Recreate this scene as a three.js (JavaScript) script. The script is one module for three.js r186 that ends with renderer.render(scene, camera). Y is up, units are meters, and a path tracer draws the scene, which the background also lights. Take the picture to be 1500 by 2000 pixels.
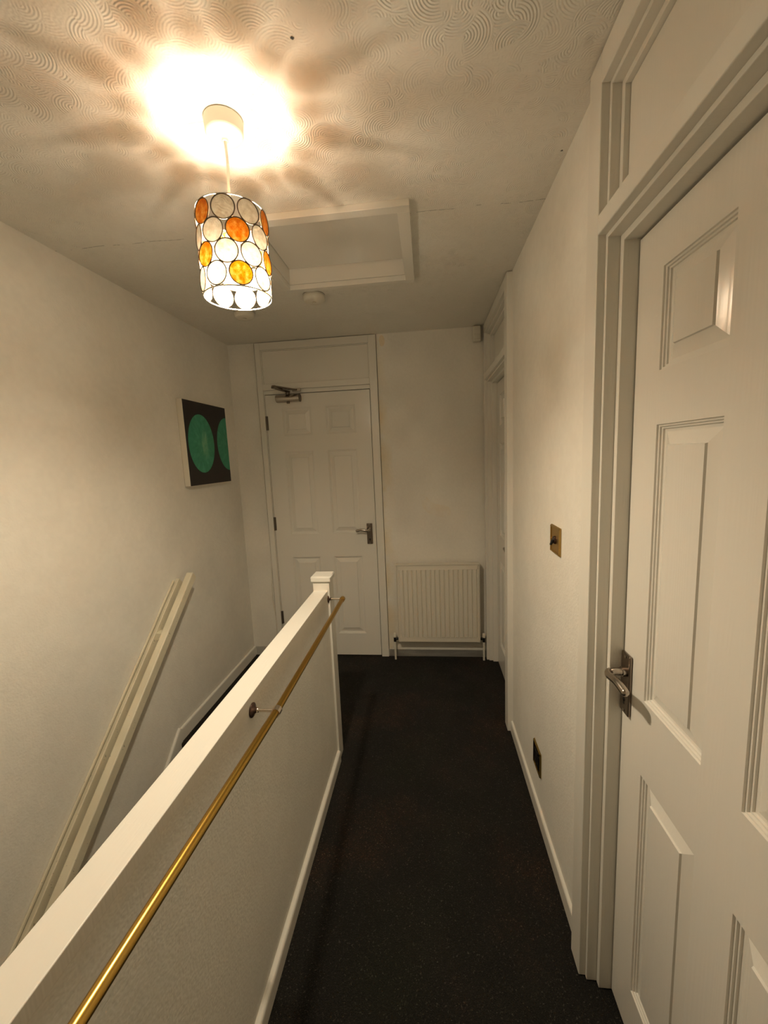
import * as THREE from 'three';
import { RoundedBoxGeometry } from 'three/addons/geometries/RoundedBoxGeometry.js';
import { mergeGeometries } from 'three/addons/utils/BufferGeometryUtils.js';

// ---------------------------------------------------------------- camera, exposure
const scene = new THREE.Scene();
scene.background = new THREE.Color(0x000000);
const camera = new THREE.PerspectiveCamera(2 * Math.atan(1000 / 794.4) * 180 / Math.PI, 0.75, 0.01, 30);
camera.rotation.order = 'YXZ';
camera.position.set(0.0392, 1.5073, 2.9138);
camera.rotation.set(-0.1346, 0.1104, -0.0431);
const renderer = new THREE.WebGLRenderer({ antialias: true });
renderer.toneMapping = THREE.LinearToneMapping;
renderer.toneMappingExposure = 1.0;
renderer.shadowMap.enabled = true;
// the only lamp: a warm bulb inside the shell shade (its fitting is built further down)
const LAMP = new THREE.Vector3(-0.436, 1.985, 1.836);
const lampLight = new THREE.PointLight(new THREE.Color().setRGB(1.0, 0.848, 0.625), 3.75, 0, 2);
lampLight.position.copy(LAMP);
lampLight.castShadow = true;
lampLight.shadow.radius = 1.7;
lampLight.shadow.mapSize.set(2048, 2048);
lampLight.shadow.camera.near = 0.04;
scene.add(lampLight);

// ---------------------------------------------------------------- helpers
let seed = 7;
const rnd = () => { seed = (seed * 1664525 + 1013904223) >>> 0; return seed / 4294967296; };
const taken = {};
function numbered(n) { const k = taken[n] = (taken[n] ?? -1) + 1; return k ? n + '_' + String(k).padStart(3, '0') : n; }
function finish(o) { o.traverse(c => { if (c.isMesh) { c.castShadow = true; c.receiveShadow = true; } }); return o; }
function tag(o, label, category, group, kind) {
  if (label) o.userData.label = label;
  if (category) o.userData.category = category;
  if (group) o.userData.group = group;
  if (kind) o.userData.kind = kind;
  return o;
}
function thing(name, label, category, pos = [0, 0, 0], group, kind) {
  const o = new THREE.Group(); o.name = numbered(name); o.position.set(...pos); scene.add(o);
  return tag(o, label, category, group, kind);
}
function struct(name, geos, m, label, category) {
  const o = mesh(name, geos, m, scene); return tag(o, label, category, null, 'structure');
}
function mesh(name, geos, m, parent) {
  const list = (Array.isArray(geos) ? geos : [geos]).map(g => { g = g.index ? g.toNonIndexed() : g; for (const k of Object.keys(g.attributes)) if (!['position', 'normal', 'uv'].includes(k)) g.deleteAttribute(k); return g; });
  const o = new THREE.Mesh(list.length > 1 ? mergeGeometries(list) : list[0], m);
  o.name = parent === scene ? numbered(name) : name;
  o.castShadow = o.receiveShadow = true;
  parent.add(o); return o;
}
function boxUV(g) {                       // uv in metres, taken from the face direction
  g = g.index ? g.toNonIndexed() : g;
  if (!g.attributes.normal) g.computeVertexNormals();
  const p = g.attributes.position, n = p.count, uv = new Float32Array(n * 2);
  const a = new THREE.Vector3(), b = new THREE.Vector3(), c = new THREE.Vector3(), e = new THREE.Vector3(), f = new THREE.Vector3();
  for (let i = 0; i < n; i += 3) {
    a.fromBufferAttribute(p, i); b.fromBufferAttribute(p, i + 1); c.fromBufferAttribute(p, i + 2);
    const nn = e.subVectors(b, a).cross(f.subVectors(c, a));
    const ax = Math.abs(nn.x), ay = Math.abs(nn.y), az = Math.abs(nn.z);
    for (const [k, v] of [[i, a], [i + 1, b], [i + 2, c]]) {
      if (ax >= ay && ax >= az) { uv[2 * k] = v.z; uv[2 * k + 1] = v.y; }
      else if (ay >= az) { uv[2 * k] = v.x; uv[2 * k + 1] = v.z; }
      else { uv[2 * k] = v.x; uv[2 * k + 1] = v.y; }
    }
  }
  g.setAttribute('uv', new THREE.BufferAttribute(uv, 2));
  return g;
}
function bx(x0, x1, y0, y1, z0, z1, r = 0) {          // box by its limits, edges rounded by r
  const w = x1 - x0, h = y1 - y0, d = z1 - z0;
  const g = r ? new RoundedBoxGeometry(w, h, d, 2, Math.min(r, w * .45, h * .45, d * .45)) : new THREE.BoxGeometry(w, h, d);
  g.translate((x0 + x1) / 2, (y0 + y1) / 2, (z0 + z1) / 2);
  return boxUV(g);
}
function tube(pts, r, seg = 24, rad = 10) { return new THREE.TubeGeometry(new THREE.CatmullRomCurve3(pts.map(p => new THREE.Vector3(...p))), seg, r, rad, false); }
function rod(a, b, r, rad = 18) {
  const A = new THREE.Vector3(...a), B = new THREE.Vector3(...b), d = B.clone().sub(A);
  const g = new THREE.CylinderGeometry(r, r, d.length(), rad, 1);
  g.applyQuaternion(new THREE.Quaternion().setFromUnitVectors(new THREE.Vector3(0, 1, 0), d.normalize()));
  const m = A.add(B).multiplyScalar(.5); g.translate(m.x, m.y, m.z); return g;
}
function lathe(profile, seg = 32) { return new THREE.LatheGeometry(profile.map(p => new THREE.Vector2(...p)), seg); }

// ---------------------------------------------------------------- textures
function noiseField(S, cell, rng = rnd) {             // tileable value noise, S x S
  const n = S / cell | 0, v = new Float32Array(n * n); for (let i = 0; i < n * n; i++) v[i] = rng();
  const o = new Float32Array(S * S);
  for (let y = 0; y < S; y++) for (let x = 0; x < S; x++) {
    const fx = x / cell, fy = y / cell, ix = fx | 0, iy = fy | 0; let u = fx - ix, w = fy - iy; u = u * u * (3 - 2 * u); w = w * w * (3 - 2 * w);
    const a = v[(iy % n) * n + ix % n], b = v[(iy % n) * n + (ix + 1) % n], c = v[((iy + 1) % n) * n + ix % n], d = v[((iy + 1) % n) * n + (ix + 1) % n];
    o[y * S + x] = a + (b - a) * u + (c - a + (a - b - c + d) * u) * w;
  }
  return o;
}
function dataTex(W, Hh, fn, color, rx = 1, ry = 1) {
  const d = new Uint8Array(W * Hh * 4);
  for (let y = 0; y < Hh; y++) for (let x = 0; x < W; x++) {
    const c = fn(x, y), i = (y * W + x) * 4;
    if (typeof c === 'number') { d[i] = d[i + 1] = d[i + 2] = Math.max(0, Math.min(255, c * 255)); }
    else for (let k = 0; k < 3; k++) d[i + k] = Math.max(0, Math.min(255, c[k]));
    d[i + 3] = 255;
  }
  const t = new THREE.DataTexture(d, W, Hh); t.wrapS = t.wrapT = THREE.RepeatWrapping; t.magFilter = THREE.LinearFilter; t.minFilter = THREE.LinearFilter;
  if (color) t.colorSpace = THREE.SRGBColorSpace; t.repeat.set(rx, ry); t.needsUpdate = true; return t;
}
const S = 512, nA = noiseField(S, 4), nB = noiseField(S, 16), nC = noiseField(S, 64), nD = noiseField(S, 128), n1 = noiseField(S, 2);
const at = (f, x, y) => f[(y & 511) * S + (x & 511)];
// painted plaster: uneven cream emulsion, roller stipple
const wallMap = dataTex(S, S, (x, y) => {
  const t = (at(nC, x, y) - .5) * 9 + (at(nD, x, y) - .5) * 10 + (at(nB, x, y) - .5) * 4 + (at(nA, x, y) - .5) * 4;
  const w = (at(nD, x + 200, y + 90) - .5) * 6;
  return [239 + t, 235 + t - w * .4, 225 + t - w];
}, true, .45, .45);
const wallBump = dataTex(S, S, (x, y) => .45 * at(nA, x, y) + .35 * at(n1, x, y) + .2 * at(nB, x, y), false, 1.3, 1.3);
// gloss paint: brush marks along the length
const glossBump = dataTex(S, S, (x, y) => .6 * at(nA, x, y >> 4) + .4 * at(nC, x, y), false, 3, 3);
// wood-grain emboss on the moulded doors
const grainBump = dataTex(S, S, (x, y) => {
  const wv = at(nC, x, y >> 2) * 26 + at(nB, x, y >> 4) * 5; return .5 + .3 * Math.sin(x * .5 + wv) + .2 * (at(n1, x, y >> 5) - .5);
}, false, 2.2, 1.1);
// carpet: near-black pile with coloured flecks
const carpetMap = dataTex(1024, 1024, (x, y) => {
  const p = at(nC, x >> 1, y >> 1), q = at(nD, (x >> 1) + 77, (y >> 1) + 31), f = rnd(); let b = 6 + 14 * at(n1, x, y) + 9 * (p - .5);
  const k = at(nA, x, y) * .75 + at(nA, x + 191, y + 83) * .25; if (k > .83) b += 50 * rnd() + 22; else if (k > .70) b += 14; if (f > .985) b += 40;
  const rust = Math.max(0, q * .6 + p * .25 + at(nB, x >> 1, y >> 1) * .15 - .55) * 95 * at(nA, x, y), green = Math.max(0, .5 - q) * 18;
  return [b + 6 + rust, b + 3 + green * .5 + rust * .35, b - 3 - green * .3];
}, true, 1.25, 1.25);
const carpetBump = dataTex(S, S, (x, y) => .6 * at(n1, x, y) + .4 * at(nA, x, y), false, 3.2, 3.2);
// ceiling: swirled textured coating, board joint, hairline cracks
const CX0 = -1.42, CW = 2.0, CD = 4.0, TW = 1024, TH = 2048;
const TS_ = 1024;                                       // one square metre of combed swirls, tileable
const swirl = (() => {
  const fans = [], step = .042;
  for (let j = 0; j < 1 / step; j++) for (let i = 0; i < 1 / step; i++) fans.push([(i + rnd()) * step, (j + rnd()) * step, .030 + .032 * rnd(), rnd() * 6.28, rnd()]);
  fans.sort((a, b) => a[4] - b[4]);
  const h = new Float32Array(TS_ * TS_).fill(.5), px = 1 / TS_;
  for (const [cx, cy, R, dir] of fans) {
    const amp = .35 + .65 * rnd();
    for (let y = (cy - R) / px | 0; y <= (cy + R) / px; y++) for (let x = (cx - R) / px | 0; x <= (cx + R) / px; x++) {
      const dx = x * px - cx, dy = y * px - cy, r = Math.hypot(dx, dy); if (r > R) continue;
      let a = Math.atan2(dy, dx) - dir; a = Math.atan2(Math.sin(a), Math.cos(a)); if (Math.abs(a) > 1.3) continue;
      h[(y & 1023) * TS_ + (x & 1023)] = .5 + .5 * amp * Math.sin(r / .0062 * 6.283 + a * .6) * Math.min(1, (R - r) / .008, (1.3 - Math.abs(a)) / .15);
    }
  }
  return h;
})();
const jointZ = x => 1.362 + .004 * Math.sin(x * 9) + .003 * Math.sin(x * 31);
const ceilBump = dataTex(TS_, TS_, (x, y) => .5 + (swirl[y * TS_ + x] - .5) * .8 * (.3 + .7 * at(nC, x >> 1, y >> 1)) + .2 * (at(nA, x, y) - .5), false, CW, CD);
const seg2 = (px, pz, ax, az, bx_, bz) => { const t = Math.max(0, Math.min(1, ((px - ax) * (bx_ - ax) + (pz - az) * (bz - az)) / ((bx_ - ax) ** 2 + (bz - az) ** 2))); return Math.hypot(px - ax - t * (bx_ - ax), pz - az - t * (bz - az)); };
const cracks = [[-.291, 1.924, -.343, 1.887], [-.343, 1.887, -.345, 1.85], [-.36, 1.86, -.305, 1.765], [-.48, 1.84, -.55, 1.84], [-.37, 1.80, -.32, 1.79]];
const ceilMap = dataTex(TW, TH, (x, y) => {
  const wx = CX0 + x * CW / TW, wz = y * CD / TH;
  let t = (at(nD, x >> 1, y >> 1) - .5) * 8 + (at(nC, x, y) - .5) * 5 + (at(nA, x, y) - .5) * 3, c = [239 + t, 235 + t, 225 + t];
  const jd = Math.abs(wz - jointZ(wx)), on = at(nB, x, 40) + at(nC, x, 90);
  let k = jd < .0016 && on > .8 ? .2 : 0;
  for (const [a, b, cc, d] of cracks) if (seg2(wx, wz, a, b, cc, d) < .0011) k = Math.max(k, .22 * at(nA, x, y));
  if (Math.hypot(wx + .206, wz - 2.001) < .004 || Math.hypot(wx - .442, wz - 1.585) < .003) k = .7;
  if (wx > .36 && wz > 1.86) k = Math.max(k, .4 * Math.max(0, at(nB, x, y) * .6 + at(nC, x, y) * .6 + (wx - .42) * 5 - .55));  // mildew speckle in the corner
  return c.map(v => v * (1 - k));
}, true);
ceilMap.wrapS = ceilMap.wrapT = THREE.ClampToEdgeWrapping;
// far wall: same emulsion with yellow-brown damp stains beside the door frame
const farMap = dataTex(1024, 1024, (x, y) => {       // covers x -1.4 .. 0.6, y 0 .. 2.4
  const wx = -1.4 + x * 2 / 1024, wy = y * 2.4 / 1024;
  const t = (at(nC, x, y) - .5) * 9 + (at(nD, x, y) - .5) * 8 + (at(nA, x, y) - .5) * 4;
  let s = 0; const e = wx + .295 + .05 * (at(nC, x, y) - .5);
  if (e > -.05 && e < .1) s = Math.max(0, .55 - e * 6) * (at(nB, x, y) * .5 + at(nC, x + 50, y) * .9 - .15) * (wy < 1.9 ? 1 : .5);
  if (Math.hypot((wx + .25), (wy - 2.30) * .55) < .016 + .012 * at(nB, x, y)) s = .35;
  if (Math.hypot(wx - .2 + .2 * at(nC, x, y), wy - 1.6 + .6 * at(nD, x, y)) < .12) s += .12 * at(nB, x, y);
  return [239 + t - 8 * s, 235 + t - 36 * s, 225 + t - 84 * s];
}, true);
farMap.wrapS = farMap.wrapT = THREE.ClampToEdgeWrapping;
const scuffMap = dataTex(S, S, (x, y) => { const k = at(nA, x, y >> 1) * at(nB, x, y) > .74 ? .8 : 1, t = (at(nC, x, y) - .5) * 14; return [(228 + t) * k, (220 + t) * k, (196 + t) * k]; }, true, 2, 2);
const capizBump = dataTex(256, 256, (x, y) => .5 + .3 * Math.sin(Math.hypot(x - 60, y + 40) * .16 + at(nC, x, y) * 9) + .2 * at(nA, x, y), false);
const capizMap = (r, g, b, v) => dataTex(128, 128, (x, y) => { const t = (at(nB, x + v, y) - .5) * 1.1 + (at(nA, x, y + v) - .5) * .5; return [r + t * 26, g + t * 60 * (b < 100 ? 1 : .5), b + t * (b < 100 ? 90 : 36)]; }, true);

// ---------------------------------------------------------------- materials
const std = o => new THREE.MeshStandardMaterial(o);
const phys = o => new THREE.MeshPhysicalMaterial(o);
const M = {
  wall: std({ map: wallMap, bumpMap: wallBump, bumpScale: .0009, roughness: .88 }),
  farWall: std({ map: farMap, bumpMap: wallBump, bumpScale: .0009, roughness: .85 }),
  ceiling: std({ map: ceilMap, bumpMap: ceilBump, bumpScale: .0026, roughness: .9 }),
  gloss: std({ color: new THREE.Color(0.84, 0.81, 0.735), bumpMap: glossBump, bumpScale: .0003, roughness: .34 }),
  door: std({ color: new THREE.Color(0.845, 0.815, 0.745), bumpMap: grainBump, bumpScale: .00016, roughness: .2 }),
  carpet: std({ map: carpetMap, bumpMap: carpetBump, bumpScale: .006, roughness: 1 }),
  rail: std({ map: scuffMap, roughness: .45 }),
  radiator: std({ color: new THREE.Color(0.80, 0.75, 0.64), roughness: .4 }),
  plastic: std({ color: new THREE.Color(0.82, 0.77, 0.66), roughness: .45 }),
  black: std({ color: 0x0c0b0a, roughness: .4 }),
  brass: std({ color: new THREE.Color(0.52, 0.32, 0.07), metalness: 1, roughness: .28 }),
  agedBrass: std({ color: new THREE.Color(0.55, 0.37, 0.13), metalness: 1, roughness: .38 }),
  steel: std({ color: new THREE.Color(0.46, 0.41, 0.36), metalness: 1, roughness: .22 }),
  pewter: std({ color: new THREE.Color(0.24, 0.20, 0.17), metalness: 1, roughness: .25 }),
  wetGloss: std({ color: new THREE.Color(0.84, 0.81, 0.735), bumpMap: glossBump, bumpScale: .0002, roughness: .16 }),
  nickel: std({ color: new THREE.Color(0.80, 0.70, 0.60), metalness: 1, roughness: .2 }),
  bronze: std({ color: new THREE.Color(0.10, 0.06, 0.045), metalness: .8, roughness: .35 }),
  hinge: std({ color: new THREE.Color(0.20, 0.17, 0.14), metalness: .9, roughness: .45 }),
  wire: std({ color: new THREE.Color(0.16, 0.12, 0.08), metalness: .3, roughness: .5 }),
  whiteWire: std({ color: new THREE.Color(0.85, 0.83, 0.78), roughness: .4 }),
  canvasEdge: std({ color: new THREE.Color(0.80, 0.74, 0.62), roughness: .85 }),
  brick: std({ color: new THREE.Color(0.5, 0.45, 0.38), roughness: .95 }),
};

// ---------------------------------------------------------------- room shell
const H = 2.344, XL = -1.3586, XR = 0.46, ZB = 3.9, WELL = 0.99, HWL = -0.516, HWR = -0.449, DEEP = -2.5;
// floor: landing and corridor, an L round the stairwell
{
  const s = new THREE.Shape();
  [[XL - .1, -.1], [XR + .16, -.1], [XR + .16, ZB], [HWL, ZB], [HWL, WELL], [XL - .1, WELL]].forEach(([x, z], i) => i ? s.lineTo(x, -z) : s.moveTo(x, -z));
  const g = new THREE.ExtrudeGeometry(s, { depth: .2, bevelEnabled: false }); g.rotateX(-Math.PI / 2); g.translate(0, -.2, 0);
  struct('floor', boxUV(g), M.carpet, 'dark charcoal carpet covering the landing and corridor floor', 'floor');
}
{ // ceiling with the loft opening cut through it
  const s = new THREE.Shape([[XL - .1, -.1], [XR + .16, -.1], [XR + .16, ZB + .1], [XL - .1, ZB + .1]].map(([x, z]) => new THREE.Vector2(x, -z)));
  s.holes.push(new THREE.Path([[-.598, .878], [-.598, 1.415], [-.034, 1.415], [-.034, .878]].map(([x, z]) => new THREE.Vector2(x, -z))));
  let g = new THREE.ExtrudeGeometry(s, { depth: .12, bevelEnabled: false }); g.rotateX(-Math.PI / 2); g.translate(0, H, 0);
  g = g.index ? g.toNonIndexed() : g; const p = g.attributes.position, uv = g.attributes.uv;
  for (let i = 0; i < p.count; i++) uv.setXY(i, (p.getX(i) - CX0) / CW, p.getZ(i) / CD);
  struct('ceiling', g, M.ceiling, 'cream ceiling with combed swirl plaster and a board joint', 'ceiling');
}
struct('wall_left', bx(XL - .1, XL, DEEP, H, -.1, ZB), M.wall, 'tall plain cream wall beside the stairwell', 'wall');
{
  const parts = [bx(XL, -1.1645, 0, H, -.12, 0), bx(-.287, XR, 0, H, -.12, 0), bx(-1.1645, -.287, 2.3425, H, -.12, 0)];
  for (const g of parts) { const p = g.attributes.position, uv = g.attributes.uv; for (let i = 0; i < p.count; i++) uv.setXY(i, (p.getX(i) + 1.4) / 2, p.getY(i) / 2.4); }
  struct('wall_far', parts, M.farWall, 'cream end wall with damp stains beside the door frame', 'wall');
}
struct('wall_right', [bx(XR, XR + .14, 0, H, .82, 1.83), bx(XR, XR + .14, 0, H, 2.70, ZB), bx(XR, XR + .14, 0, H, -.12, .012)], M.wall, 'cream corridor wall between the two side doors', 'wall');
struct('wall_rear', bx(XL - .1, XR + .14, DEEP, H, ZB, ZB + .1), M.wall, 'cream wall closing the corridor and stairwell', 'wall');
struct('wall_stairwell', bx(HWL, HWR - .005, DEEP, -.2, WELL, ZB), M.wall, 'cream wall of the stairwell under the half wall', 'wall');
struct('wall_landing', bx(XL, HWR - .005, DEEP, -.2, WELL - .12, WELL - .02), M.wall, 'cream wall under the edge of the landing', 'wall');
struct('floor_lower', bx(XL - .1, HWR, DEEP - .1, DEEP, WELL - .1, ZB), M.carpet, 'dark carpet at the foot of the stairs', 'floor');

// half-height wall (balustrade) between corridor and stairs
const halfWall = thing('half_wall', 'low cream partition wall with white painted top beside the stairs', 'wall', [0, 0, 0], null, 'structure');
mesh('panel', bx(HWL + .003, HWR, 0, .872, 1.09, ZB), M.wall, halfWall);
mesh('top_board', bx(HWL, HWR + .0005, .862, .890, 1.088, ZB, .002), M.gloss, halfWall);
{
  const np = thing('newel_post', 'square white newel post with a flat cap ending the half wall', 'post', [0, 0, 0], null, 'structure');
  mesh('shaft', bx(-.518, -.439, 0, .928, 1.012, 1.092, .002), M.gloss, np);
  mesh('neck', bx(-.514, -.443, .926, .936, 1.016, 1.088, .001), M.gloss, np);
  const cap = new THREE.CylinderGeometry(.062, .068, .006, 4, 1); cap.rotateY(Math.PI / 4); cap.translate(-.4785, .957, 1.052);
  mesh('cap', [bx(-.526, -.431, .934, .955, 1.004, 1.100, .004), boxUV(cap)], M.gloss, np);
}

// skirting boards: rounded-top section swept along a line
function skirtGeo(h, t) {
  const s = new THREE.Shape(); s.moveTo(0, 0); s.lineTo(t, 0); s.lineTo(t, h - t * .9); s.quadraticCurveTo(t, h, t * .25, h); s.lineTo(0, h); s.closePath(); return s;
}
function skirt(name, a, b, h, t, flip, label) {      // a,b on the wall foot [x,y,z]; the section grows to the left of a->b unless flipped
  const A = new THREE.Vector3(...a), B = new THREE.Vector3(...b), L = A.distanceTo(B);
  const g = new THREE.ExtrudeGeometry(skirtGeo(h, t), { depth: L, bevelEnabled: false, curveSegments: 6 });
  const d = B.clone().sub(A).normalize(), up = new THREE.Vector3(0, 1, 0), out = new THREE.Vector3().crossVectors(up, d).normalize();
  const u = new THREE.Vector3().crossVectors(d, out); const m = new THREE.Matrix4().makeBasis(out, u, d); g.applyMatrix4(m); g.translate(...a);
  return boxUV(g);
}
struct('baseboard_right', skirt('', [XR, 0, 1.818], [XR, 0, .828], .062, .011), M.gloss, 'white skirting board along the right corridor wall', 'skirting');
struct('baseboard_partition', skirt('', [HWR, 0, 1.092], [HWR, 0, ZB], .058, .016), M.gloss, 'white skirting board at the foot of the half wall', 'skirting');
struct('baseboard_far', skirt('', [-.298, 0, 0], [XR, 0, 0], .054, .014), M.gloss, 'white skirting board under the radiator', 'skirting');
struct('baseboard_corner', skirt('', [XL, 0, 0], [-1.162, 0, 0], .068, .012), M.gloss, 'short white skirting board between wall corner and far door', 'skirting');
struct('baseboard_left', skirt('', [XL, 0, 0], [XL, 0, 1.0], .072, .012), M.gloss, 'white skirting board along the landing beside the stairs', 'skirting');
struct('baseboard_stairs', skirt('', [XL, .002, .925], [XL, .002 - .9 * 2.6, .925 + 2.6], .11, .013), M.gloss, 'white sloping skirting board following the stairs down', 'skirting');

// ---------------------------------------------------------------- doors
// frame in local axes: x along the wall, y up, z out of the wall (0 = wall face)
function doorFrame(name, label, o, place) {
  const g = thing(name, label, 'door frame', [0, 0, 0], null, 'structure');
  const { w0, a, b, w1, rb, rt, hb, face, back, steps, tsteps, panelZ } = o, top = H - .004, r = .0025;
  mesh('casing', bx(w0, a, .002, top, back, face, r), M.gloss, g);
  mesh('casing', bx(b, w1, .002, top, back, face, r), M.gloss, g);
  mesh('head', bx(a, b, hb, top, back, face, r), M.gloss, g);
  mesh('transom_rail', bx(a, b, rb, rt, back, face, r), M.gloss, g);
  let ia = a, ib = b, iy = rb;
  steps.forEach(([m, z], i) => {
    const n = i ? 'stop' : 'lining';
    mesh(n, bx(ia, ia + m, .002, iy, back, z, .0015), M.gloss, g);
    mesh(n, bx(ib - m, ib, .002, iy, back, z, .0015), M.gloss, g);
    mesh(n, bx(ia + m, ib - m, iy - m, iy, back, z, .0015), M.gloss, g);
    ia += m; ib -= m; iy -= m;
  });
  ia = a; ib = b; let y0 = rt, y1 = hb;
  tsteps.forEach(([m, z]) => {
    mesh('transom_bead', bx(ia, ia + m, y0, y1, back, z, .0015), M.gloss, g);
    mesh('transom_bead', bx(ib - m, ib, y0, y1, back, z, .0015), M.gloss, g);
    mesh('transom_bead', bx(ia + m, ib - m, y1 - m, y1, back, z, .0015), M.gloss, g);
    if (m > .012 || tsteps.length === 1) mesh('transom_bead', bx(ia + m, ib - m, y0, y0 + m * .4, back, z, .0015), M.gloss, g);
    ia += m; ib -= m; y1 -= m;
  });
  mesh('transom_panel', bx(ia + .001, ib - .001, y0, y1 - .001, back, panelZ), M.gloss, g);
  place(g); return g;
}
// one moulded raised panel: loops of rectangles running inwards
function panelGeo(x0, x1, y0, y1, k = 1) {
  const prof = [[0, 0], [.001, -.0038], [.0046, -.0042], [.0056, -.0078], [.0092, -.0082], [.0102, -.0118], [.0165, -.0125], [.0430, -.0042], [.0445, -.0002]].map(([i, d]) => [i * k, d]);
  const v = [], q = (a, b, c, d) => v.push(...a, ...b, ...c, ...a, ...c, ...d);
  const ring = ([i, d]) => [[x0 + i, y0 + i, d], [x1 - i, y0 + i, d], [x1 - i, y1 - i, d], [x0 + i, y1 - i, d]];
  for (let p = 0; p + 1 < prof.length; p++) { const A = ring(prof[p]), B = ring(prof[p + 1]); for (let s = 0; s < 4; s++) { const t = (s + 1) % 4; q(A[s], A[t], B[t], B[s]); } }
  const C = ring(prof[prof.length - 1]); q(C[0], C[1], C[2], C[3]);
  const g = new THREE.BufferGeometry(); g.setAttribute('position', new THREE.Float32BufferAttribute(v, 3)); g.computeVertexNormals(); return boxUV(g);
}
function doorLeaf(name, label, w, h, xs, ys, k) {
  const g = thing(name, label, 'door', [0, 0, 0], null, 'structure');
  const s = new THREE.Shape([[0, .008], [w, .008], [w, h], [0, h]].map(p => new THREE.Vector2(...p)));
  for (const [x0, x1] of xs) for (const [y0, y1] of ys) s.holes.push(new THREE.Path([[x0, y0], [x0, y1], [x1, y1], [x1, y0]].map(p => new THREE.Vector2(...p))));
  const front = new THREE.ExtrudeGeometry(s, { depth: .015, bevelEnabled: false }); front.translate(0, 0, -.015);
  const leaf = mesh('leaf', [boxUV(front), bx(0, w, .008, h, -.038, -.015)], M.door, g);
  for (const [y0, y1] of ys) for (const [x0, x1] of xs) mesh('panel', panelGeo(x0, x1, y0, y1, k), M.door, g);
  return g;
}
// lever handle on a rectangular plate; local x points along the lever, z out of the door
function leverHandle(parent, x, y, dir, m) {
  const h = new THREE.Group(); h.name = 'door_handle'; h.position.set(x, y, 0); parent.add(h);
  mesh('plate', bx(-.021, .021, -.108, .046, 0, .008, .003), M.pewter, h);
  mesh('keyhole', [rod([0, -.072, .0075], [0, -.072, .0086], .005), bx(-.0022, .0022, -.084, -.072, .0075, .0086)], M.black, h);
  for (const yy of [.038, -.1]) mesh('screw', rod([0, yy, .007], [0, yy, .009], .004, 12), M.steel, h);
  mesh('rose', rod([0, 0, .006], [0, 0, .016], .012, 24), m, h);
  const pts = [[0, 0, .012], [0, 0, .036], [dir * .004, 0, .046], [dir * .016, -.001, .051], [dir * .036, .003, .052], [dir * .06, .005, .051], [dir * .088, -.001, .048]];
  const lever = tube(pts, .0092, 40, 14); const tip = new THREE.SphereGeometry(.0092, 14, 10); tip.translate(...pts[6]);
  mesh('lever', [lever, tip], m, h);
  return h;
}
function hinge(parent, x, y) {
  const h = mesh('hinge', [rod([x, y - .05, .004], [x, y + .05, .004], .0055, 10), bx(x - .012, x + .012, y - .05, y + .05, -.002, .0015)], M.hinge, parent); return h;
}
const YS = [[.180, .785], [.962, 1.572], [1.688, 1.884]];
// far door in the end wall
doorFrame('trim_1', 'white painted frame with blank overpanel round the far door', { w0: -1.156, a: -1.117, b: -.343, w1: -.290, rb: 2.014, rt: 2.056, hb: 2.290, face: .016, back: -.12, steps: [[.003, .002]], tsteps: [[.006, .006]], panelZ: .000 }, g => 0);
struct('trim_4', bx(-1.114, -.346, 1.985, 2.0105, -.05, .004, .0015), M.gloss, 'thin white stop strip above the far door leaf', 'trim');
{
  const d = doorLeaf('door_1', 'white six-panel door with an overhead closer in the end wall', .762, 1.981, [[.121, .333], [.438, .652]], YS, 1);
  d.position.set(-1.111, 0, 0);
  leverHandle(d, .716, .985, -1, M.steel);
  for (const y of [1.784, 1.044, .31]) hinge(d, -.001, y);
  const c = new THREE.Group(); c.name = 'door_closer'; c.position.set(.18, 1.948, 0); d.add(c);
  const body = rod([-.085, 0, .032], [.085, 0, .032], .0255, 24);
  mesh('closer_body', [body, bx(-.088, .088, -.026, .026, 0, .03, .004)], M.steel, c);
  mesh('end_cap', rod([.085, 0, .032], [.091, 0, .032], .027, 24), M.hinge, c);
  mesh('pinion', [rod([.0, -.036, .03], [.0, .042, .03], .011, 16), rod([0, .03, .03], [0, .036, .03], .016, 16)], M.hinge, c);
  const arm = (a, b, w, t) => { const A = new THREE.Vector3(...a), B = new THREE.Vector3(...b), dd = B.clone().sub(A), gg = new RoundedBoxGeometry(dd.length() + w, t, w, 2, t * .4); gg.applyMatrix4(new THREE.Matrix4().makeRotationY(Math.atan2(-dd.z, dd.x))); gg.translate((A.x + B.x) / 2, (A.y + B.y) / 2, (A.z + B.z) / 2); return gg; };
  mesh('main_arm', arm([0, .046, .03], [-.03, .046, .21], .030, .012), M.pewter, c);
  mesh('forearm', arm([-.03, .055, .21], [.06, .055, .03], .026, .010), M.pewter, c);
  mesh('elbow', rod([-.03, .041, .21], [-.03, .062, .21], .011, 16), M.steel, c);
  mesh('bracket', [bx(.035, .095, .044, .066, .016, .034, .002)], M.steel, c);
}
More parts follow.
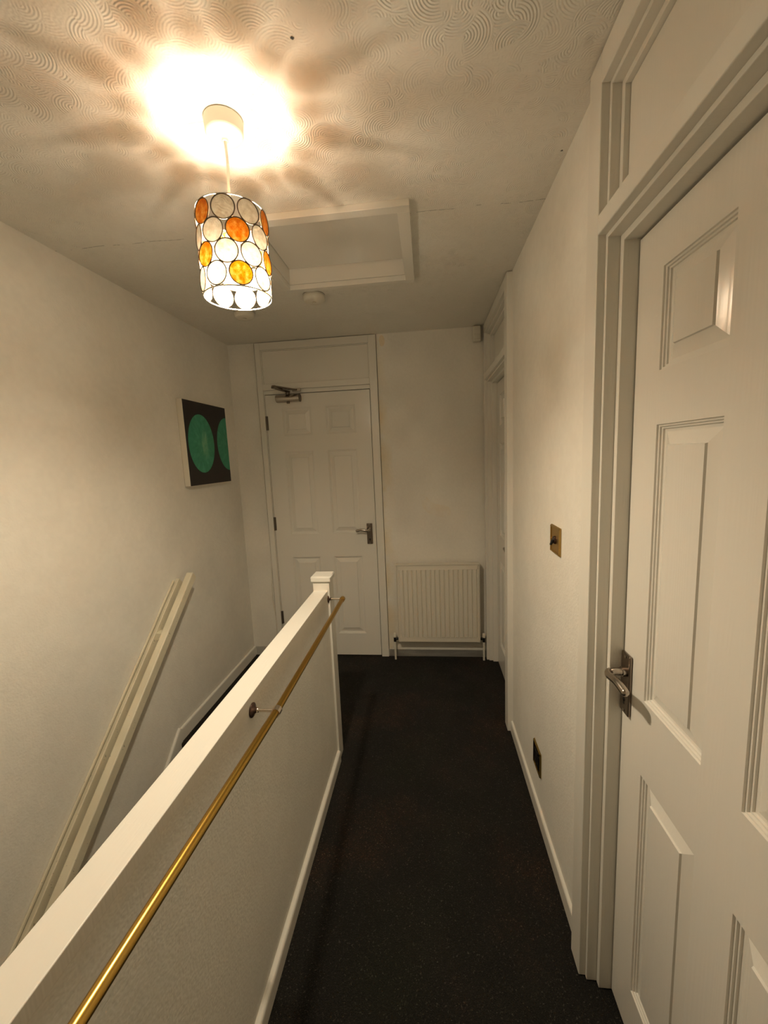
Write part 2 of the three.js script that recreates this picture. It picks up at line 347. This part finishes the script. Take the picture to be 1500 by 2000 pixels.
// side doors in the right-hand wall (local x -> world z, local z -> world -x)
const onRight = z0 => g => { g.rotation.y = -Math.PI / 2; g.position.set(XR, 0, z0); };
const ST = [[.010, .010], [.016, -.017]], TS = [[.010, .010], [.014, -.010]];
doorFrame('trim_2', 'stepped white frame with overpanel round the door beside the radiator', { w0: .014, a: .046, b: .755, w1: .828, rb: 1.985, rt: 2.026, hb: 2.285, face: .027, back: -.13, steps: ST, tsteps: TS, panelZ: -.035 }, onRight(0));
doorFrame('trim_3', 'stepped white frame with overpanel round the door beside the light switch', { w0: 1.818, a: 1.882, b: 2.626, w1: 2.70, rb: 1.977, rt: 2.018, hb: 2.278, face: .028, back: -.13, steps: ST, tsteps: TS, panelZ: -.022 }, onRight(0));
{
  const ys = [[.175, .778], [.955, 1.563], [1.676, 1.870]];
  const d = doorLeaf('door_2', 'white six-panel door in the side wall beside the radiator', .651, 1.953, [[.098, .277], [.374, .553]], ys, .95);
  onRight(.075)(d); d.position.x = XR + .05;
  leverHandle(d, .6, .96, -1, M.steel);
}
{
  const ys = [[.151, .752], [.936, 1.549], [1.657, 1.854]];
  const d = doorLeaf('door_3', 'white six-panel door with a steel lever handle beside the light switch', .686, 1.946, [[.096, .289], [.385, .590]], ys, .95);
  onRight(1.911)(d); d.position.x = XR + .05;
  leverHandle(d, .0215, .966, 1, M.steel);
}

// ---------------------------------------------------------------- loft hatch
{
  const g = thing('loft_hatch', 'recessed white loft hatch in a projecting square frame on the ceiling', 'loft hatch', [-.31, H, 1.147], null);
  const X0 = -.622 + .31, X1 = .004 + .31, Z0 = .845 - 1.147, Z1 = 1.452 - 1.147, x0 = -.595 + .31, x1 = -.038 + .31, z0 = .881 - 1.147, z1 = 1.412 - 1.147, yb = -.022;
  mesh('frame_side', bx(X0, X1, yb, 0, z1, Z1, .002), M.gloss, g);
  mesh('frame_side', bx(X0, X1, yb, 0, Z0, z0, .002), M.gloss, g);
  mesh('frame_side', bx(X0, x0, yb, 0, z0, z1, .002), M.gloss, g);
  mesh('frame_side', bx(x1, X1, yb, 0, z0, z1, .002), M.gloss, g);
  const t = .0035;
  mesh('lining', bx(x0, x1, .0015, .13, z0 - .0025, z0 - .0005 + t), M.wetGloss, g);
  mesh('lining', bx(x0, x1, .0015, .13, z1 - t, z1 + .0025), M.gloss, g);
  mesh('lining', bx(x0 - .0025, x0 + t, .0015, .13, z0 + t, z1 - t), M.gloss, g);
  mesh('lining', bx(x1 - t, x1 + .0025, .0015, .13, z0 + t, z1 - t), M.gloss, g);
  mesh('hatch_panel', bx(x0 + .0055, x1 - .0055, .070, .088, z0 + .006, z1 - .006), M.wetGloss, g);
  mesh('rebate', [bx(x0, x1, .089, .13, z0, z1)], M.black, g);
}

// ---------------------------------------------------------------- pendant lamp
{
  const g = thing('pendant_lamp', 'pendant lamp with a drum shade of white and amber shell discs', 'lamp', [LAMP.x, H, LAMP.z]);
  const rose = lathe([[0, 0], [.046, 0], [.047, -.004], [.045, -.030], [.042, -.036], [.03, -.038], [.008, -.040], [.008, -.046], [.004, -.047], [0, -.047]], 40);
  mesh('ceiling_rose', rose, M.plastic, g);
  mesh('flex', tube([[0, -.045, 0], [.0015, -.1, 0], [-.001, -.16, .001], [0, -.235, 0]], .0035, 24, 10), M.whiteWire, g);
  mesh('lamp_holder', lathe([[0, -.228], [.008, -.228], [.013, -.245], [.016, -.262], [.0185, -.263], [.0185, -.272], [.015, -.273], [.015, -.30], [0, -.30]], 28), M.plastic, g);
  const shade = new THREE.Group(); shade.name = 'lamp_shade'; g.add(shade);
  const R = .0838, yT = 2.132 - H, yB = 1.931 - H, pitch = .0477, d = .0545;
  const ring = (y, r, t) => { const q = new THREE.TorusGeometry(r, t, 8, 72); q.rotateX(Math.PI / 2); q.translate(0, y, 0); return q; };
  mesh('top_ring', ring(yT, R, .0017), M.whiteWire, shade);
  mesh('bottom_ring', ring(yB, R, .0017), M.whiteWire, shade);
  const sp = [ring(-.2725, .0205, .0015)]; for (let k = 0; k < 3; k++) { const a = k * 2.094 + .5; sp.push(rod([Math.cos(a) * .02, -.2725, Math.sin(a) * .02], [Math.cos(a) * R, yT, Math.sin(a) * R], .0013, 8)); }
  mesh('spider', sp, M.whiteWire, shade);
  const whites = [0, 1, 2].map(i => phys({ map: capizMap(226, 220, 200, i * 90), bumpMap: capizBump, bumpScale: .0004, roughness: .75, transmission: .042, thickness: 0, side: THREE.DoubleSide }));
  const ambers = [0, 1].map(i => phys({ map: capizMap(222, 132, 26, i * 120 + 40), bumpMap: capizBump, bumpScale: .0004, roughness: .75, transmission: .042, thickness: 0, side: THREE.DoubleSide }));
  const discG = new THREE.CircleGeometry(d / 2, 36), rimG = new THREE.TorusGeometry(d / 2, .0015, 6, 40);
  const turn0 = 0.2;                                            // which disc faces the corridor
  for (let r = 0; r < 4; r++) for (let i = 0; i < 9; i++) {
    const a = turn0 + (i + (r % 2 ? .5 : 0)) * 2 * Math.PI / 9;
    const amber = r % 2 ? (i % 3 === 0) : (i % 3 === 2);
    const m = mesh('shell_disc', discG, amber ? ambers[(i + r) % 2] : whites[(i + r) % 3], shade);
    if (amber) m.userData.label = 'amber shell disc';
    m.position.set(Math.sin(a) * R, yT - d / 2 - .001 - r * pitch, Math.cos(a) * R); m.rotation.y = a;
    m.rotateZ((i * 7 + r * 3) % 6);
    mesh('wire_rim', rimG, M.wire, m);
  }
  mesh('bulb_base', lathe([[0, -.30], [.0135, -.30], [.0145, -.310], [.0225, -.326], [.0275, -.338], [.0275, -.341], [0, -.341]], 32), M.plastic, g);
  const bulb = mesh('light_bulb', lathe([[0, -.394], [.012, -.392], [.022, -.385], [.0285, -.374], [.0305, -.360], [.029, -.348], [.0274, -.341], [0, -.3412]], 32), std({ color: 0xfff4e0, emissive: new THREE.Color(1, .86, .62), emissiveIntensity: 5, roughness: .5 }), g);
  bulb.castShadow = false;
}

// ---------------------------------------------------------------- ceiling detectors, sensor
function alarm(x, z, label) {
  const g = thing('smoke_alarm', label, 'smoke alarm', [x, H, z]);
  mesh('base', lathe([[0, 0], [.056, 0], [.056, -.008], [0, -.008]], 40), M.plastic, g);
  mesh('cover', lathe([[.052, -.008], [.0545, -.012], [.054, -.026], [.046, -.034], [.02, -.036], [0, -.036]], 40), M.plastic, g);
  mesh('vent_ring', lathe([[.0525, -.010], [.0535, -.0105], [.0535, -.0125], [.0525, -.013]], 40), M.black, g);
  mesh('test_button', lathe([[0, -.0385], [.009, -.0385], [.010, -.036], [0, -.036]], 20), M.plastic, g);
}
alarm(-.515, .745, 'round white smoke alarm on the ceiling beside the loft hatch');
alarm(-.955, .60, 'round white detector on the ceiling above the stair landing');
{
  const g = thing('motion_sensor', 'small white motion sensor high in the wall corner', 'sensor', [.388, 2.24, 0]);
  mesh('housing', bx(-.026, .026, 0, .098, .001, .045, .008), M.plastic, g);
  mesh('lens', bx(-.02, .02, .012, .045, .040, .0475, .003), M.radiator, g);
}

// ---------------------------------------------------------------- radiator
{
  const g = thing('radiator', 'white fluted panel radiator with pipes under the end wall', 'radiator', [.088, 0, 0]);
  const hw = .292, yb = .150, yt = .730, zf = .084, zb = .062, N = 17;
  const s = new THREE.Shape(); s.moveTo(-hw, 0); s.lineTo(hw, 0); const p = (2 * hw - .03) / N;         // pressed sheet: ridge and groove section
  s.lineTo(hw, .014);
  for (let i = 0; i < N; i++) { const xr = hw - .015 - i * p; s.lineTo(xr, .014); s.lineTo(xr - p * .16, .023); s.lineTo(xr - p * .80, .023); s.lineTo(xr - p * .95, .014); }
  s.lineTo(-hw, .014); s.closePath();
  const e = new THREE.ExtrudeGeometry(s, { depth: yt - yb - .075, bevelEnabled: false }); e.rotateX(-Math.PI / 2); e.scale(1, 1, -1); // y from 0, section in +z
  { const pa = e.attributes.position, ix = e.index; if (!ix) for (let i = 0; i < pa.count; i += 3) { const t = [pa.getX(i), pa.getY(i), pa.getZ(i)]; pa.setXYZ(i, pa.getX(i + 1), pa.getY(i + 1), pa.getZ(i + 1)); pa.setXYZ(i + 1, ...t); } e.computeVertexNormals(); }
  e.translate(0, yb + .040, zb);
  mesh('front_panel', [boxUV(e), bx(-hw, hw, yt - .040, yt, zb, zf - .004, .006), bx(-hw, hw, yb, yb + .042, zb, zf - .004, .006), bx(-hw, -hw + .012, yb, yt, zb, zf - .004, .004), bx(hw - .012, hw, yb, yt, zb, zf - .004, .004)], M.radiator, g);
  mesh('top_rail', bx(-hw - .004, hw + .004, yt, yt + .006, .03, zf + .002, .002), M.radiator, g);
  mesh('back_panel', bx(-hw, hw, yb, yt, .028, .042, .004), M.radiator, g);
  mesh('side_cover', bx(-hw - .004, -hw, yb + .01, yt, .028, zf, .0015), M.radiator, g);
  mesh('side_cover', bx(hw, hw + .004, yb + .01, yt, .028, zf, .0015), M.radiator, g);
  for (const x of [-.2, .17]) mesh('wall_bracket', bx(x, x + .03, .2, .7, 0, .028), M.radiator, g);
  for (const sg of [-1, 1]) {
    const x = sg * (hw + .032);
    const v = new THREE.Group(); v.name = 'valve'; v.position.set(x, .165, .052); g.add(v);
    mesh('valve_body', [rod([0, -.022, 0], [0, .012, 0], .010, 16), rod([0, 0, 0], [-sg * .03, 0, 0], .009, 16)], M.black, v);
    mesh('valve_cap', lathe([[0, .010], [.011, .010], [.012, .016], [.0105, .040], [.008, .043], [0, .043]], 20), M.plastic, v);
    mesh('pipe', rod([x, .002, .052], [x, .146, .052], .0078, 14), M.radiator, g);
  }
}

// ---------------------------------------------------------------- painting
{
  const g = thing('canvas_painting', 'square canvas painting of green discs on black', 'painting', [XL, 1.385, .45]);
  const cv = document.createElement('canvas'); cv.width = cv.height = 512; const c = cv.getContext('2d');
  c.fillStyle = '#1c1617'; c.fillRect(0, 0, 512, 512);
  for (let i = 0; i < 260; i++) { c.fillStyle = `rgba(${30 + rnd() * 22 | 0},${22 + rnd() * 10 | 0},${22 + rnd() * 14 | 0},.25)`; c.fillRect(rnd() * 512, rnd() * 512, 8 + rnd() * 60, 3 + rnd() * 8); }
  const disc = (x, y, rx, ry) => {
    c.save(); c.beginPath(); c.ellipse(x, y, rx + 7, ry + 7, 0, 0, 7); c.fillStyle = '#0a1a12'; c.fill();
    c.beginPath(); c.ellipse(x, y, rx, ry, 0, 0, 7); c.clip(); c.fillStyle = '#339070'; c.fillRect(x - rx, y - ry, 2 * rx, 2 * ry);
    for (let i = 0; i < 420; i++) { const a = rnd() * 6.28, r = Math.sqrt(rnd()), px = x + Math.cos(a) * r * rx, py = y + Math.sin(a) * r * ry, L = rnd(); c.fillStyle = `rgba(${36 + L * 50 | 0},${126 + L * 50 | 0},${98 + L * 44 | 0},.22)`; c.beginPath(); c.ellipse(px, py, 8 + rnd() * 22, 4 + rnd() * 8, a, 0, 7); c.fill(); }
    c.restore();
  };
  disc(172, 256, 150, 182); disc(512, 250, 148, 182);
  for (let i = 0; i < 60; i++) { c.fillStyle = `rgba(150,190,150,${.05 + rnd() * .1})`; c.beginPath(); c.ellipse(205 + (rnd() - .5) * 60, 265 + (rnd() - .5) * 150, 5 + rnd() * 14, 8 + rnd() * 26, (rnd() - .5), 0, 7); c.fill(); }
  const tx = new THREE.CanvasTexture(cv); tx.colorSpace = THREE.SRGBColorSpace;
  mesh('stretched_canvas', bx(.001, .036, 0, .497, -.249, .246, .003), M.canvasEdge, g);
  const f = new THREE.PlaneGeometry(.491, .493); f.rotateY(Math.PI / 2); f.translate(.0364, .2485, -.0015);
  mesh('painted_face', f, std({ map: tx, roughness: .55 }), g);
}

// ---------------------------------------------------------------- stair rail on the left wall
{
  const g = thing('stair_handrail', 'scuffed cream wooden handrail on the wall above the stairs', 'handrail', [XL, 0, 0]);
  const k = -.9, L = 3.2, ang = Math.atan(.9);
  // bar along the slope: section centre offset (x out of the wall, n normal to the slope)
  const bar = (x0, x1, h, zs, ys, r) => { const q = bx(x0, x1, -h, 0, 0, L, r); q.rotateX(ang); q.translate(0, ys, zs); return q; };
  mesh('wall_batten', bar(.001, .020, .050, .872, .893, .003), M.rail, g);
  mesh('batten_moulding', bar(.001, .010, .012, .905, .893, .003), M.rail, g);
  mesh('rail', bar(.046, .084, .048, .842, .918, .006), M.rail, g);
  const st = []; for (let i = 0; i < 4; i++) { const z = 1.085 + i * .8, y = .918 + (z - .842) * k; st.push(bx(.018, .05, y - .06, y - .02, z - .02, z + .02, .003)); }
  st.forEach(q => mesh('spacer_block', q, M.rail, g));
}

// ---------------------------------------------------------------- stairs
{
  const g = thing('staircase', 'dark carpeted stairs descending beside the half wall', 'stairs', [(XL + HWL) / 2, 0, WELL]);
  const hw = (HWL - XL) / 2 - .014, rise = .198, go = .22;
  for (let i = 0; i < 12; i++) {
    const y = -rise * (i + 1), z = go * i;
    mesh('riser', bx(-hw, hw, y, y + rise - (i ? .03 : .03), z - .012, z, 0), M.carpet, g);
    mesh('tread', bx(-hw, hw, y - .03, y, z - .012, z + go + .018, .01), M.carpet, g);
  }
  mesh('landing_nosing', bx(-hw, hw, -.03, .003, -.02, .022, .01), M.carpet, g);
}

// ---------------------------------------------------------------- brass grab rail on the half wall
{
  const g = thing('brass_rail', 'polished brass rail on brackets along the half wall', 'rail', [HWR, 0, 0]);
  const x = -.381 - HWR, r = .0098, P = [[1.085, .845], [1.945, .845], [2.80, .884], [3.65, .884]];
  for (let i = 0; i < 3; i++) mesh('brass_tube', rod([x, P[i][1], P[i][0]], [x, P[i + 1][1], P[i + 1][0]], r, 28), M.brass, g);
  P.forEach(([z, y], i) => {
    const b = new THREE.Group(); b.name = 'bracket'; b.position.set(0, y + .002, z); g.add(b);
    const disc = lathe([[0, .0005], [.0195, .0005], [.0195, .003], [.016, .0055], [.009, .008], [.007, .012], [.0055, .014], [0, .014]], 32); disc.rotateZ(-Math.PI / 2);
    mesh('wall_disc', disc, M.bronze, b);
    mesh('bracket_arm', [rod([.010, 0, 0], [x, 0, 0], .0042, 14), (() => { const s = new THREE.SphereGeometry(.0062, 14, 10); s.translate(.016, 0, 0); return s; })()], M.nickel, b);
    mesh('collar', rod([x, -.002, -.010], [x, -.002, .010], r + .0028, 28), i ? M.nickel : M.agedBrass, b);
  });
}

// ---------------------------------------------------------------- brass switch and socket plates on the right wall
function plate(name, label, cat, y, z, w, h, make, mat) {
  const g = thing(name, label, cat, [XR, y, z]); g.rotation.y = -Math.PI / 2;
  mesh('plate', bx(-w / 2, w / 2, 0, h, .0005, .005, .002), mat, g);
  const bz = []; const t = .006; bz.push(bx(-w / 2 + .002, w / 2 - .002, .002, .002 + t, .004, .008, .0015), bx(-w / 2 + .002, w / 2 - .002, h - t - .002, h - .002, .004, .008, .0015), bx(-w / 2 + .002, -w / 2 + .002 + t, .002, h - .002, .004, .008, .0015), bx(w / 2 - t - .002, w / 2 - .002, .002, h - .002, .004, .008, .0015));
  mesh('beaded_edge', bz, mat, g); make(g);
}
plate('light_switch', 'aged brass light switch plate with a black toggle on the right wall', 'light switch', 1.162, 1.533, .098, .094, g => {
  const c = new THREE.CylinderGeometry(.0125, .014, .006, 28); c.rotateX(Math.PI / 2); c.translate(0, .047, .008); mesh('toggle_collar', c, M.bronze, g);
  const q = new THREE.CylinderGeometry(.0055, .0035, .018, 16); q.translate(0, -.009, 0); q.rotateX(-.45); q.translate(0, .047, .012); mesh('toggle', q, M.black, g);
  mesh('screw', rod([-.038, .047, .004], [-.038, .047, .0064], .003, 12), M.agedBrass, g); mesh('screw', rod([.038, .047, .004], [.038, .047, .0064], .003, 12), M.agedBrass, g);
}, M.agedBrass);
plate('wall_socket', 'dark brass wall socket low on the wall above the skirting', 'socket', .196, 1.332, .104, .106, g => {
  mesh('insert', bx(-.034, .034, .018, .078, .004, .0075, .002), M.black, g);
  for (const q of [bx(-.003, .003, .055, .066, .007, .0079), bx(-.017, -.008, .034, .039, .007, .0079), bx(.008, .017, .034, .039, .007, .0079)]) mesh('pin_slot', q, M.hinge, g);
  mesh('rocker_switch', bx(.018, .030, .082, .094, .004, .010, .002), M.black, g);
}, std({ color: new THREE.Color(.38, .27, .09), metalness: 1, roughness: .12 }));

// ---------------------------------------------------------------- loose cable beside the far door frame
tag(mesh('cable', tube([[-1.1602, 2.3, -.012], [-1.1602, 1.9, -.012], [-1.1602, 1.59, -.012], [-1.1602, 1.01, -.012], [-1.162, .726, .003], [-1.172, .56, .008], [-1.174, .45, .008], [-1.162, .30, .006], [-1.161, .2, .012], [-1.164, .075, .0165], [-1.17, .0722, .006]], .0026, 120, 8), M.plastic, scene), 'thin cream cable running down beside the far door frame', 'cable');

scene.traverse(o => { if (o.isMesh && o.name !== 'light_bulb') { o.castShadow = true; o.receiveShadow = true; } });
renderer.render(scene, camera);
